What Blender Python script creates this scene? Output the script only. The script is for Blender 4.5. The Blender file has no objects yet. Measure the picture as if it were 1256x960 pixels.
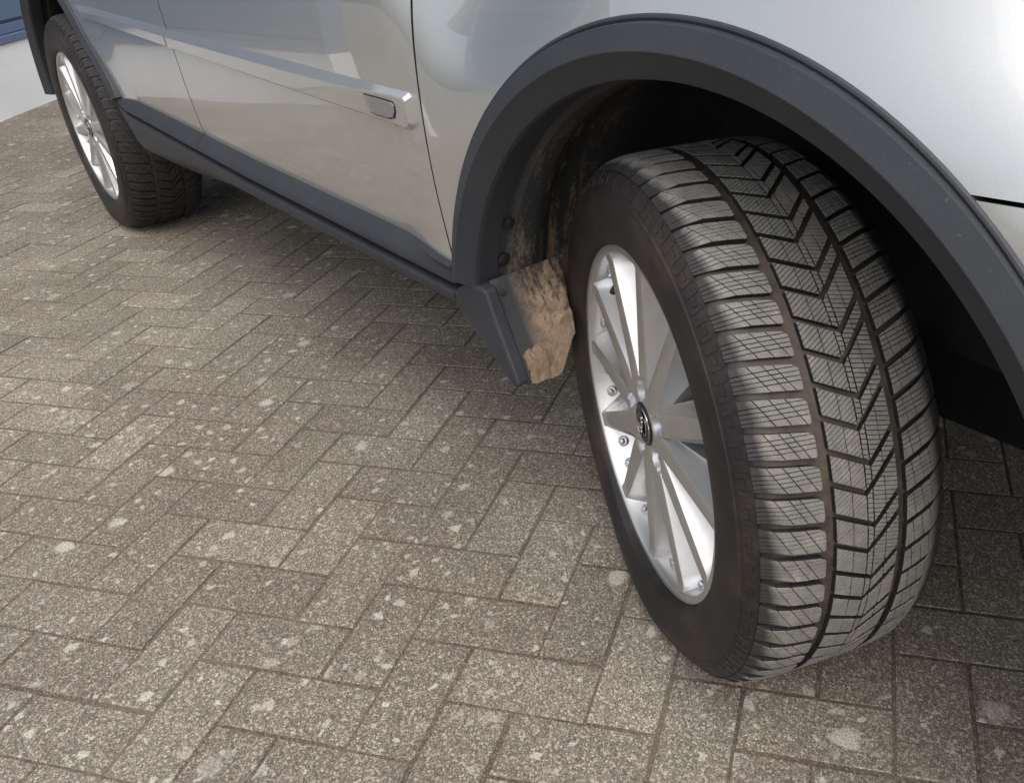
import bpy, bmesh, math, random
from mathutils import Vector, Matrix

random.seed(7)
sc = bpy.context.scene
C = sc.collection
R = math.radians

# ------------------------------------------------------------------ camera
F_PX, PW, PH = 1104.5241, 1256.0, 960.0
CAM = Vector((0.65645, -0.61820, 1.01728))
YAW, PIT, ROL = -0.87861, 0.50539, -0.06869
PPX, PPY = 145.035, -33.509
fw = Vector((math.sin(YAW) * math.cos(PIT), math.cos(YAW) * math.cos(PIT), -math.sin(PIT)))
rt = fw.cross(Vector((0, 0, 1))).normalized()
up = rt.cross(fw)
rt, up = math.cos(ROL) * rt + math.sin(ROL) * up, -math.sin(ROL) * rt + math.cos(ROL) * up
cam_d = bpy.data.cameras.new('camera')
cam = bpy.data.objects.new('camera', cam_d)
C.objects.link(cam)
cam.matrix_world = Matrix(((rt.x, up.x, -fw.x, CAM.x), (rt.y, up.y, -fw.y, CAM.y), (rt.z, up.z, -fw.z, CAM.z), (0, 0, 0, 1)))
cam_d.sensor_fit = 'HORIZONTAL'
cam_d.sensor_width = 36.0
cam_d.lens = F_PX / PW * 36.0
cam_d.shift_x = -PPX / PW
cam_d.shift_y = PPY / PW
cam_d.clip_start = 0.02
cam_d.clip_end = 2000
sc.camera = cam

def project(p):
    d = Vector(p) - CAM
    z = d.dot(fw)
    if z < 0.05:
        return None
    return (PW / 2 + PPX + F_PX * d.dot(rt) / z, PH / 2 + PPY - F_PX * d.dot(up) / z)

# ------------------------------------------------------------------ sky, sun, exposure
SUN_EL, SUN_AZ = R(56), R(120)          # azimuth measured from +Y clockwise seen from above
w = bpy.data.worlds.new('World')
sc.world = w
w.use_nodes = True
nt = w.node_tree
bg = nt.nodes['Background']
sky = nt.nodes.new('ShaderNodeTexSky')
sky.sky_type = 'NISHITA'
sky.sun_disc = False
sky.sun_elevation = SUN_EL
sky.sun_rotation = SUN_AZ
sky.air_density = 1.0
sky.dust_density = 5.0
sky.ozone_density = 1.0
hs = nt.nodes.new('ShaderNodeHueSaturation')
hs.inputs['Saturation'].default_value = 0.45
nt.links.new(sky.outputs[0], hs.inputs['Color'])
nt.links.new(hs.outputs[0], bg.inputs[0])
bg.inputs[1].default_value = 0.15
sun_d = bpy.data.lights.new('sun', 'SUN')
sun_d.energy = 0.5
sun_d.angle = R(80)
sun_d.color = (1.0, 0.985, 0.96)
sun = bpy.data.objects.new('sun', sun_d)
C.objects.link(sun)
sdir = Vector((math.sin(SUN_AZ) * math.cos(SUN_EL), math.cos(SUN_AZ) * math.cos(SUN_EL), math.sin(SUN_EL)))
sun.rotation_euler = (-sdir).to_track_quat('-Z', 'Y').to_euler()
sun.location = (0, 0, 10)
sc.view_settings.view_transform = 'Standard'
sc.view_settings.look = 'None'
sc.view_settings.gamma = 1.0
sc.view_settings.use_curve_mapping = False
sc.view_settings.exposure = 0.72
sc.render.engine = 'CYCLES'

# ------------------------------------------------------------------ helpers
def link(o, parent=None):
    C.objects.link(o)
    if parent is not None:
        o.parent = parent
    return o

def mesh_obj(name, verts, faces, mat, parent=None, smooth=None, loc=None):
    m = bpy.data.meshes.new(name)
    m.from_pydata([tuple(v) for v in verts], [], faces)
    m.validate()
    bm = bmesh.new(); bm.from_mesh(m)
    bmesh.ops.recalc_face_normals(bm, faces=bm.faces)
    bm.to_mesh(m); bm.free()
    if mat is not None:
        m.materials.append(mat)
    if smooth is not None:
        m.shade_smooth()
        if smooth < 180:
            m.set_sharp_from_angle(angle=R(smooth))
    o = bpy.data.objects.new(name, m)
    if loc is not None:
        o.location = loc
    return link(o, parent)

def empty(name, loc=(0, 0, 0), rz=0, parent=None):
    o = bpy.data.objects.new(name, None)
    o.location = loc
    o.rotation_euler = (0, 0, rz)
    o.empty_display_size = 0.1
    return link(o, parent)

def lerp_table(tab, x):
    if x <= tab[0][0]:
        return tab[0][1]
    for (a, b), (c, d) in zip(tab, tab[1:]):
        if x <= c:
            return b + (d - b) * (x - a) / (c - a)
    return tab[-1][1]

def smooth_table(tab, x):
    # monotone-ish cubic (Catmull-Rom) through a table
    n = len(tab)
    if x <= tab[0][0]:
        return tab[0][1]
    if x >= tab[-1][0]:
        return tab[-1][1]
    for i in range(n - 1):
        if x <= tab[i + 1][0]:
            x0, y0 = tab[i]; x1, y1 = tab[i + 1]
            m0 = (y1 - tab[i - 1][1]) / (x1 - tab[i - 1][0]) if i > 0 else (y1 - y0) / (x1 - x0)
            m1 = (tab[i + 2][1] - y0) / (tab[i + 2][0] - x0) if i + 2 < n else (y1 - y0) / (x1 - x0)
            h = x1 - x0; t = (x - x0) / h
            return (2*t**3 - 3*t*t + 1) * y0 + (t**3 - 2*t*t + t) * h * m0 + (-2*t**3 + 3*t*t) * y1 + (t**3 - t*t) * h * m1

def sstep(a, b, x):
    t = min(1, max(0, (x - a) / (b - a)))
    return t * t * (3 - 2 * t)

# ------------------------------------------------------------------ materials
class NB:
    def __init__(s, name):
        s.m = bpy.data.materials.new(name)
        s.m.use_nodes = True
        s.t = s.m.node_tree
        s.b = s.t.nodes['Principled BSDF']
    def n(s, typ, **kw):
        nd = s.t.nodes.new(typ)
        for k, v in kw.items():
            setattr(nd, k, v)
        return nd
    def l(s, a, b):
        s.t.links.new(a, b)
    def pos(s):
        return s.n('ShaderNodeNewGeometry').outputs['Position']
    def obj(s):
        return s.n('ShaderNodeTexCoord').outputs['Object']
    def noise(s, vec, scale, detail=4, rough=0.55, dist=0.0):
        nd = s.n('ShaderNodeTexNoise')
        nd.inputs['Scale'].default_value = scale
        nd.inputs['Detail'].default_value = detail
        nd.inputs['Roughness'].default_value = rough
        nd.inputs['Distortion'].default_value = dist
        s.l(vec, nd.inputs['Vector'])
        return nd.outputs['Fac']
    def voro(s, vec, scale, out='Color', feature='F1', rnd=1.0):
        nd = s.n('ShaderNodeTexVoronoi', feature=feature)
        nd.inputs['Scale'].default_value = scale
        nd.inputs['Randomness'].default_value = rnd
        s.l(vec, nd.inputs['Vector'])
        return nd.outputs[out]
    def ramp(s, fac, stops, interp='LINEAR'):
        nd = s.n('ShaderNodeValToRGB')
        nd.color_ramp.interpolation = interp
        e = nd.color_ramp.elements
        while len(e) < len(stops):
            e.new(0.5)
        for i, (p, c) in enumerate(stops):
            e[i].position = p
            e[i].color = c if len(c) == 4 else (*c, 1)
        s.l(fac, nd.inputs['Fac'])
        return nd.outputs['Color']
    def mix(s, fac, a, b, blend='MIX'):
        nd = s.n('ShaderNodeMix', data_type='RGBA', blend_type=blend)
        for sock, v in ((nd.inputs['Factor'], fac), (nd.inputs['A'], a), (nd.inputs['B'], b)):
            if hasattr(v, 'links'):
                s.l(v, sock)
            elif isinstance(v, (int, float)):
                sock.default_value = v
            else:
                sock.default_value = (*v, 1)
        # colour sockets are the RGBA ones
        return nd.outputs['Result']
    def math(s, op, a, b=0.0, clamp=False):
        nd = s.n('ShaderNodeMath', operation=op, use_clamp=clamp)
        for i, v in enumerate((a, b)):
            if hasattr(v, 'links'):
                s.l(v, nd.inputs[i])
            else:
                nd.inputs[i].default_value = v
        return nd.outputs[0]
    def bump(s, height, strength, dist):
        nd = s.n('ShaderNodeBump')
        nd.inputs['Strength'].default_value = strength
        nd.inputs['Distance'].default_value = dist
        s.l(height, nd.inputs['Height'])
        s.l(nd.outputs[0], s.b.inputs['Normal'])
    def set(s, **kw):
        for k, v in kw.items():
            sock = s.b.inputs[k.replace('_', ' ')]
            if hasattr(v, 'links'):
                s.l(v, sock)
            elif isinstance(v, tuple) and len(v) == 3:
                sock.default_value = (*v, 1)
            else:
                sock.default_value = v
        return s

# Mix node: RGBA sockets share names with float ones, so pick by type
def _mix(s, fac, a, b, blend='MIX'):
    nd = s.n('ShaderNodeMix', data_type='RGBA', blend_type=blend)
    fs = [i for i in nd.inputs if i.name == 'Factor' and i.type == 'VALUE'][0]
    ca = [i for i in nd.inputs if i.name == 'A' and i.type == 'RGBA'][0]
    cb = [i for i in nd.inputs if i.name == 'B' and i.type == 'RGBA'][0]
    for sock, v in ((fs, fac), (ca, a), (cb, b)):
        if hasattr(v, 'links'):
            s.l(v, sock)
        elif isinstance(v, (int, float)):
            sock.default_value = v
        else:
            sock.default_value = (*v, 1)
    return [o for o in nd.outputs if o.type == 'RGBA'][0]
NB.mix = _mix

def paver_material(name, tone_mode):
    b = NB(name)
    p = b.pos()
    g = b.n('ShaderNodeSeparateColor'); b.l(b.voro(p, 330), g.inputs[0])
    g2 = b.n('ShaderNodeSeparateColor'); b.l(b.voro(p, 640), g2.inputs[0])
    stops = [(0.0, (0.085, 0.074, 0.062)), (0.30, (0.130, 0.113, 0.095)), (0.62, (0.195, 0.173, 0.148)), (0.84, (0.31, 0.283, 0.25)), (0.96, (0.56, 0.53, 0.485))]
    col = b.mix(0.5, b.ramp(g.outputs[0], stops), b.ramp(g2.outputs[0], stops))
    fine = b.noise(p, 1100, 1)
    col = b.mix(0.9, col, b.ramp(fine, [(0.3, (0.45, 0.44, 0.42)), (0.7, (1.45, 1.44, 1.42))]), 'MULTIPLY')
    patch = b.noise(p, 1.3, 3, 0.6)
    col = b.mix(1.0, col, b.ramp(patch, [(0.32, (0.84, 0.81, 0.78)), (0.68, (1.16, 1.16, 1.15))]), 'MULTIPLY')
    if tone_mode == 'object':
        tone = b.n('ShaderNodeObjectInfo').outputs['Random']
    else:
        tone = b.n('ShaderNodeAttribute', attribute_name='tone').outputs['Fac']
    col = b.mix(1.0, col, b.ramp(tone, [(0.0, (0.87, 0.85, 0.80)), (0.45, (0.98, 0.965, 0.92)), (0.85, (1.05, 1.04, 0.995)), (1.0, (1.20, 1.19, 1.145))]), 'MULTIPLY')
    # pale lichen rosettes of different sizes, soft-edged and worn through in places
    wob = b.n('ShaderNodeTexNoise'); wob.inputs['Scale'].default_value = 75; wob.inputs['Detail'].default_value = 3
    b.l(p, wob.inputs['Vector'])
    off = b.n('ShaderNodeVectorMath', operation='MULTIPLY_ADD')
    b.l(wob.outputs['Color'], off.inputs[0]); off.inputs[1].default_value = (0.024, 0.024, 0.0); b.l(p, off.inputs[2])
    mask = None
    for sc_, lo, keep in ((9.0, 0.125, 0.63), (21.0, 0.16, 0.62), (46.0, 0.20, 0.72)):
        vn = b.n('ShaderNodeTexVoronoi', feature='SMOOTH_F1', voronoi_dimensions='2D')
        vn.inputs['Scale'].default_value = sc_
        vn.inputs['Smoothness'].default_value = 0.15
        b.l(off.outputs[0], vn.inputs['Vector'])
        rs = b.n('ShaderNodeSeparateColor'); b.l(vn.outputs['Color'], rs.inputs[0])
        rad = b.math('MULTIPLY', b.math('SUBTRACT', rs.outputs[0], keep, True), lo / (1 - keep) * 1.6)
        m = b.math('SUBTRACT', rad, vn.outputs['Distance'])
        m = b.math('MULTIPLY', m, 13.0, True)
        m = b.math('MULTIPLY', m, b.math('ADD', b.math('MULTIPLY', rs.outputs[1], 0.75), 0.35), True)
        mask = m if mask is None else b.math('MAXIMUM', mask, m)
    mott = b.noise(p, 420, 1)
    mask = b.math('MULTIPLY', mask, b.math('MULTIPLY', b.math('SUBTRACT', mott, 0.20), 2.6, True))
    col = b.mix(b.math('MULTIPLY', mask, 0.92), col, (0.53, 0.49, 0.425))
    dist = b.voro(p, 330, 'Distance')
    hgt = b.math('ADD', b.math('MULTIPLY', dist, -0.8), b.math('MULTIPLY', fine, 0.8))
    b.bump(hgt, 0.5, 0.0028)
    b.set(Base_Color=col, Roughness=0.88)
    b.b.inputs['Specular IOR Level'].default_value = 0.25
    return b.m

M = {}
M['paver'] = paver_material('paver_concrete', 'object')
M['paver_stuff'] = paver_material('paver_concrete_far', 'attr')

b = NB('joint_sand')
p = b.pos()
g = b.n('ShaderNodeSeparateColor'); b.l(b.voro(p, 500), g.inputs[0])
col = b.ramp(g.outputs[0], [(0.0, (0.052, 0.040, 0.028)), (0.6, (0.100, 0.078, 0.056)), (1.0, (0.22, 0.18, 0.135))])
col = b.mix(b.ramp(b.noise(p, 5, 4), [(0.46, (0, 0, 0)), (0.7, (0.65, 0.65, 0.65))]), col, (0.165, 0.134, 0.10))
b.bump(b.noise(p, 700, 2), 0.6, 0.002)
M['sand'] = b.set(Base_Color=col, Roughness=0.95).m

b = NB('far_paving')
p = b.pos()
col = b.ramp(b.noise(p, 40, 4), [(0.3, (0.13, 0.11, 0.09)), (0.7, (0.24, 0.21, 0.17))])
M['far_paving'] = b.set(Base_Color=col, Roughness=0.9).m

b = NB('silver_paint')
p = b.pos()
fl = b.voro(p, 2600)
s_ = b.n('ShaderNodeSeparateColor'); b.l(fl, s_.inputs[0])
col = b.ramp(s_.outputs[0], [(0.0, (0.50, 0.505, 0.49)), (1.0, (0.58, 0.585, 0.57))])
dust = b.noise(p, 3.0, 5, 0.6)
col = b.mix(b.ramp(dust, [(0.45, (0, 0, 0)), (0.8, (0.2, 0.2, 0.2))]), col, (0.36, 0.34, 0.30))
sp = b.ramp(b.noise(p, 420, 2), [(0.68, (0, 0, 0)), (0.76, (0.35, 0.35, 0.35))])
col = b.mix(sp, col, (0.30, 0.27, 0.22))
b.set(Base_Color=col, Metallic=0.8, Roughness=0.33)
b.b.inputs['Coat Weight'].default_value = 1.0
b.b.inputs['Coat IOR'].default_value = 1.75
b.l(b.ramp(b.noise(p, 14, 6, 0.7), [(0.3, (0.0, 0.0, 0.0)), (0.8, (0.025, 0.025, 0.025))]), b.b.inputs['Coat Roughness'])
M['paint'] = b.m

def plastic(name, c, rough, bump=0.15, grain=1500):
    b = NB(name)
    p = b.obj()
    d = b.noise(p, 9, 6, 0.65)
    col = b.mix(b.ramp(d, [(0.42, (0, 0, 0)), (0.8, (0.35, 0.35, 0.35))]), c, (c[0] * 1.7 + 0.015, c[1] * 1.65 + 0.013, c[2] * 1.5 + 0.01))
    sp = b.ramp(b.noise(p, 260, 3, 0.6), [(0.66, (0, 0, 0)), (0.74, (0.45, 0.45, 0.45))])
    col = b.mix(sp, col, (0.13, 0.125, 0.115))
    b.bump(b.noise(p, grain, 2), bump, 0.0006)
    b.set(Base_Color=col, Roughness=rough)
    return b.m
M['cladding'] = plastic('grey_cladding_plastic', (0.0205, 0.0230, 0.0290), 0.58, 0.3, 900)
M['black'] = plastic('black_plastic', (0.008, 0.008, 0.009), 0.6)
M['inner'] = plastic('black_underbody', (0.006, 0.006, 0.006), 0.85)

b = NB('liner_with_dried_dirt')
p = b.pos()
st = b.n('ShaderNodeMapping'); st.inputs['Scale'].default_value = (0.5, 1.0, 0.22)
b.l(p, st.inputs['Vector'])
n1 = b.noise(st.outputs[0], 34, 8, 0.70, 0.8)
n2 = b.noise(p, 130, 6, 0.75)
sx = b.n('ShaderNodeSeparateXYZ'); b.l(p, sx.inputs[0])
# the wheel throws dirt at the part of the liner right behind its tread
rear = b.math('MULTIPLY', b.math('SUBTRACT', -0.25, sx.outputs['X']), 7.0, True)
inb = b.math('MULTIPLY', b.math('MULTIPLY', b.math('SUBTRACT', sx.outputs['Y'], 0.050), 30.0, True), b.math('MULTIPLY', b.math('SUBTRACT', 0.27, sx.outputs['Y']), 12.0, True))
low = b.math('MULTIPLY', b.math('SUBTRACT', 0.58, sx.outputs['Z']), 1.05, True)
amt = b.math('ADD', b.math('ADD', n1, b.math('MULTIPLY', n2, 0.55)), low)
dm = b.math('MULTIPLY', b.math('MULTIPLY', b.math('SUBTRACT', amt, 0.78), 7.0, True), b.math('MULTIPLY', rear, inb))
dcol = b.ramp(b.noise(p, 60, 6, 0.7), [(0.3, (0.17, 0.118, 0.078)), (0.7, (0.42, 0.31, 0.215))])
col = b.mix(dm, (0.034, 0.035, 0.037), dcol)
b.bump(b.math('ADD', b.math('MULTIPLY', dm, n2), b.math('MULTIPLY', b.noise(p, 300, 3), 0.2)), 0.8, 0.006)
M['liner'] = b.set(Base_Color=col, Roughness=0.85).m

b = NB('dried_mud')
p = b.pos()
col = b.ramp(b.noise(p, 70, 7, 0.7), [(0.25, (0.13, 0.088, 0.056)), (0.55, (0.26, 0.188, 0.125)), (0.8, (0.37, 0.28, 0.195))])
b.bump(b.noise(p, 160, 6, 0.75), 0.9, 0.006)
M['mud'] = b.set(Base_Color=col, Roughness=0.95).m

def tread_rubber(name, worn):
    b = NB(name)
    p = b.obj()
    nz = b.noise(p, 35, 6, 0.65)
    col = b.ramp(nz, [(0.3, tuple(.75 * q for q in worn)), (0.55, worn), (0.75, (worn[0] * 1.5, worn[1] * 1.42, worn[2] * 1.28))])
    col = b.mix(0.8, col, b.ramp(b.noise(p, 800, 2), [(0.3, (0.6, 0.6, 0.6)), (0.7, (1.4, 1.4, 1.4))]), 'MULTIPLY')
    # only the crown that runs on the road is scuffed grey; the shoulder keeps its black
    sx = b.n('ShaderNodeSeparateXYZ'); b.l(p, sx.inputs[0])
    rr = b.math('SQRT', b.math('ADD', b.math('MULTIPLY', sx.outputs['X'], sx.outputs['X']), b.math('MULTIPLY', sx.outputs['Z'], sx.outputs['Z'])))
    wear = b.math('MULTIPLY', b.math('SUBTRACT', b.math('ADD', rr, b.math('MULTIPLY', b.math('SUBTRACT', nz, .5), .004)), 0.3468), 200.0, True)
    cont = b.math('MULTIPLY', b.math('ADD', sx.outputs['Z'], ZCW), 60.0, True)
    wear = b.math('MAXIMUM', wear, b.math('SUBTRACT', 1.0, cont))
    col = b.mix(wear, (0.024, 0.022, 0.022), col)
    b.bump(b.noise(p, 1200, 2), 0.3, 0.0006)
    return b.set(Base_Color=col, Roughness=0.72).m
ZCW = 0.345
M['tread'] = tread_rubber('tread_rubber', (0.175, 0.168, 0.152))
M['groove'] = NB('groove_wall_rubber').set(Base_Color=(0.010, 0.009, 0.0085), Roughness=0.8).m
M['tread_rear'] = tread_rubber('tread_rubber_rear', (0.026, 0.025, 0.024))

b = NB('tyre_rubber')
p = b.obj()
nz = b.noise(p, 9, 8, 0.72)
col = b.ramp(nz, [(0.38, (0.0072, 0.0064, 0.0064)), (0.50, (0.0125, 0.0098, 0.0088)), (0.68, (0.042, 0.029, 0.021))])
# brown dust settles in the grooves around the circumference
sx = b.n('ShaderNodeSeparateXYZ'); b.l(p, sx.inputs[0])
rr = b.math('SQRT', b.math('ADD', b.math('MULTIPLY', sx.outputs['X'], sx.outputs['X']), b.math('MULTIPLY', sx.outputs['Z'], sx.outputs['Z'])))
gr = b.math('MULTIPLY', b.math('SUBTRACT', rr, 0.3425), 250.0, True)
gcol = b.ramp(b.noise(p, 40, 5, 0.7), [(0.3, (0.022, 0.018, 0.0145)), (0.7, (0.080, 0.062, 0.047))])
col = b.mix(gr, col, gcol)
b.bump(b.noise(p, 900, 3), 0.2, 0.0008)
M['rubber'] = b.set(Base_Color=col, Roughness=0.60).m

b = NB('silver_alloy')
p = b.obj()
col = b.ramp(b.noise(p, 18, 6, 0.7), [(0.35, (0.56, 0.56, 0.56)), (0.75, (0.46, 0.455, 0.44))])
b.set(Base_Color=col, Metallic=0.8, Roughness=0.40)
b.b.inputs['Coat Weight'].default_value = 0.6
b.b.inputs['Coat Roughness'].default_value = 0.08
M['alloy'] = b.m
M['chrome'] = NB('chrome').set(Base_Color=(0.75, 0.75, 0.76), Metallic=1.0, Roughness=0.14).m
M['capblack'] = NB('gloss_black').set(Base_Color=(0.006, 0.006, 0.006), Roughness=0.18).m
b = NB('brake_iron'); p = b.obj()
M['iron'] = b.set(Base_Color=b.ramp(b.noise(p, 30, 4), [(0.3, (0.02, 0.017, 0.015)), (0.7, (0.06, 0.045, 0.035))]), Metallic=0.3, Roughness=0.7).m
b = NB('lamp_lens')
b.set(Base_Color=(0.55, 0.54, 0.55), Roughness=0.08)
b.b.inputs['Transmission Weight'].default_value = 0.75
M['lens'] = b.m
M['reflector'] = NB('lamp_reflector').set(Base_Color=(0.42, 0.41, 0.42), Metallic=0.9, Roughness=0.25).m
M['glass'] = NB('tinted_glass').set(Base_Color=(0.01, 0.012, 0.013), Roughness=0.03).m
b = NB('white_render'); p = b.pos()
b.bump(b.noise(p, 120, 4), 0.3, 0.004)
M['render'] = b.set(Base_Color=b.ramp(b.noise(p, 2.2, 6, 0.65), [(0.3, (0.76, 0.76, 0.755)), (0.7, (0.86, 0.86, 0.855))]), Roughness=0.9).m
b = NB('blue_metal_sheet'); p = b.pos()
M['blue'] = b.set(Base_Color=b.ramp(b.noise(p, 3, 5), [(0.3, (0.095, 0.145, 0.235)), (0.7, (0.115, 0.17, 0.265))]), Roughness=0.45).m
b = NB('grey_facade'); p = b.pos()
M['facade'] = b.set(Base_Color=b.ramp(b.noise(p, 1.5, 5), [(0.3, (0.48, 0.48, 0.46)), (0.7, (0.58, 0.58, 0.56))]), Roughness=0.85).m

# ------------------------------------------------------------------ ground: herringbone pavers
GX, GY, GTH, GS = -1.46099, -0.63046, 0.60231, 0.102089
ct, st_ = math.cos(GTH), math.sin(GTH)
def gpt(u, v, z=0.0):
    return Vector((GX + GS * (ct * u - st_ * v), GY + GS * (st_ * u + ct * v), z))

yard = mesh_obj('paved_yard', [(-9, -9, -0.0016), (6, -9, -0.0016), (6, 7, -0.0016), (-9, 7, -0.0016)], [(0, 1, 2, 3)], M['sand'])
yard['kind'] = 'structure'
far = []
x0, x1, y0, y1, B = -9, 6, -9, 7, 600
fv = [(-B, -B, -0.004), (B, -B, -0.004), (B, B, -0.004), (-B, B, -0.004), (x0, y0, -0.004), (x1, y0, -0.004), (x1, y1, -0.004), (x0, y1, -0.004)]
fo = mesh_obj('ground', fv, [(0, 1, 5, 4), (1, 2, 6, 5), (2, 3, 7, 6), (3, 0, 4, 7)], M['far_paving'])
fo['kind'] = 'structure'

def brick_geom(L, W_, H=0.06, ch=0.0016, gap=0.0052, rnd=None):
    hx, hy = L / 2 - gap / 2, W_ / 2 - gap / 2
    j = (lambda: rnd.uniform(-0.0012, 0.0012)) if rnd else (lambda: 0)
    v, f = [], []
    for z, ins in ((-H, 0), (-ch * 0.9, 0), (0, ch)):
        for sx, sy in ((-1, -1), (1, -1), (1, 1), (-1, 1)):
            v.append((sx * (hx - ins) + j(), sy * (hy - ins) + j(), z))
    for k in (0, 4):
        for i in range(4):
            a = k + i; c_ = k + (i + 1) % 4
            f.append((a, c_, c_ + 4, a + 4))
    f.append((8, 9, 10, 11))
    return v, f

cells = []
for j in range(-95, 130):
    for i in range(-110, 120):
        m4 = (i + j) % 4
        if m4 == 0:
            c_ = gpt(i + 1, j + 0.5); ang = GTH
        elif m4 == 2:
            c_ = gpt(i + 0.5, j + 1); ang = GTH + math.pi / 2
        else:
            continue
        if x0 + .1 < c_.x < x1 - .1 and y0 + .1 < c_.y < y1 - .1:
            cells.append((c_, ang))
def hidden_by_car(c_):
    return -3.6 < c_.x < 0.9 and c_.y > 0.45
vis = []
for k, (c_, ang) in enumerate(cells):
    q = project(c_)
    if q and -60 < q[0] < PW + 60 and 30 < q[1] < PH + 60 and not hidden_by_car(c_) and not (c_.x > -2.2 and c_.y > 0.35):
        vis.append(((c_ - CAM).length, k))
vis.sort()
near = set(k for d, k in vis[:300])
rb = random.Random(3)
variants = []
for q in range(6):
    v, f = brick_geom(2 * GS, GS, rnd=rb)
    m = bpy.data.meshes.new('paver'); m.from_pydata(v, [], f); m.materials.append(M['paver']); m.update()
    variants.append(m)
sv, sf, tones = [], [], []
for k, (c_, ang) in enumerate(cells):
    dz = rb.uniform(-0.0007, 0.0005); da = rb.uniform(-0.007, 0.007)
    dx, dy = rb.uniform(-0.0012, 0.0012), rb.uniform(-0.0012, 0.0012)
    tx, ty = rb.uniform(-0.003, 0.003), rb.uniform(-0.003, 0.003)
    if k in near:
        o = bpy.data.objects.new('paver', rb.choice(variants))
        o.location = (c_.x + dx, c_.y + dy, dz)
        o.rotation_euler = (tx, ty, ang + da + (math.pi if rb.random() < .5 else 0))
        link(o, yard)
    else:
        v, f = brick_geom(2 * GS, GS)
        ca, sa = math.cos(ang + da), math.sin(ang + da)
        n0 = len(sv)
        for a, b_, z in v[4:]:
            sv.append((c_.x + dx + ca * a - sa * b_, c_.y + dy + sa * a + ca * b_, z + dz))
        for fc in f[4:]:
            sf.append(tuple(n0 + i - 4 for i in fc))
        tones += [rb.random()] * 5
m = bpy.data.meshes.new('pavers_beyond')
m.from_pydata(sv, [], sf)
m.materials.append(M['paver_stuff'])
at = m.attributes.new('tone', 'FLOAT', 'FACE')
at.data.foreach_set('value', tones)
m.update()
o = link(bpy.data.objects.new('pavers_beyond', m), yard)
o['kind'] = 'stuff'

# ------------------------------------------------------------------ buildings
def box(name, x0, x1, y0, y1, z0, z1, mat, parent, bev=0):
    v = [(x, y, z) for z in (z0, z1) for y in (y0, y1) for x in (x0, x1)]
    f = [(0, 1, 3, 2), (4, 5, 7, 6), (0, 1, 5, 4), (2, 3, 7, 6), (0, 2, 6, 4), (1, 3, 7, 5)]
    o = mesh_obj(name, v, f, mat, parent)
    if bev:
        md = o.modifiers.new('bevel', 'BEVEL'); md.width = bev; md.segments = 2
    return o

bld = empty('workshop_building', (-5.342, 0.031, 0), math.atan2(0.366, -0.399))   # local +X runs along the wall, away behind the car
bld['label'] = 'low workshop with white rendered plinth and blue metal cladding beyond the rear wheel'
bld['category'] = 'building'
# local +Y is the side away from the camera or toward it: the wall body lies on the far side
far_side = 1
def wbox(name, xa, xb, d0, d1, z0, z1, mat, bev=0):
    ya, yb_ = sorted((far_side * d0, far_side * d1))
    return box(name, xa, xb, ya, yb_, z0, z1, mat, bld, bev)

wbox('plinth', -2.0, 8, 0, .30, 0, .358, M['render'])
wbox('drip_rail', -2.0, 8, -.012, .30, .360, .402, M['blue'], .004)
for k in range(6):
    z0_ = .404 + k * .36
    wbox('cladding_panel', -2.0, 8, .012, .30, z0_, z0_ + .052, M['blue'], .004)
    wbox('cladding_panel', -2.0, 8, .030, .30, z0_ + .054, z0_ + .066, M['blue'])
    wbox('cladding_panel', -2.0, 8, .010, .30, z0_ + .068, z0_ + .358, M['blue'], .004)
wbox('roof_edge', -2.1, 8.1, -.10, 4.0, .404 + 6 * .36 + .002, .404 + 6 * .36 + .16, M['facade'])

# ------------------------------------------------------------------ the car
car = empty('parked_car', (-1.43, 0.95, 0))
car['label'] = 'silver estate car with dark grey plastic wheel arches and front wheel turned outward'
car['category'] = 'car'
car_off = Vector((-1.43, 0.95, 0))
def cpart(name, verts, faces, mat, parent=None, smooth=None):
    par = car if parent is None else parent
    if parent is None:
        verts = [Vector(v) - car_off for v in verts]
    return mesh_obj(name, verts, faces, mat, par, smooth)

ZC = 0.352
AZ = 0.372                    # height of the wheel arch centres
AX = {'front': 0.005, 'rear': -2.857}

prof = [(0.36, .050), (.44, .036), (.50, .024), (.58, .0165), (.66, .0135), (.74, .013), (.80, .0145), (.86, .019), (.92, .029), (.98, .046), (1.04, .066), (1.10, .085)]
def ybody(x, z):
    y = smooth_table(prof, z)
    # the flanks draw in towards nose and tail
    if x > 0.40:
        y += 0.55 * (x - 0.40) ** 2
    if x < -2.3:
        y += 0.10 * (x + 2.3) ** 2
    # fenders swell a little around the wheel arches
    for ax in AX.values():
        d = math.hypot(x - ax, z - AZ)
        k = 1 - sstep(0.505, 0.72, d)
        y = y * (1 - k) + .002 * k
    # above the front arch the wing leans in towards the bonnet
    e = math.hypot(x - AX['front'], z - AZ) - .505
    if e > 0:
        m_ = sstep(-.62, -.22, x) * sstep(.66, .90, z)
        y = y * (1 - m_) + (.002 + .40 * e + .9 * e * e) * m_
    return y

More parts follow.
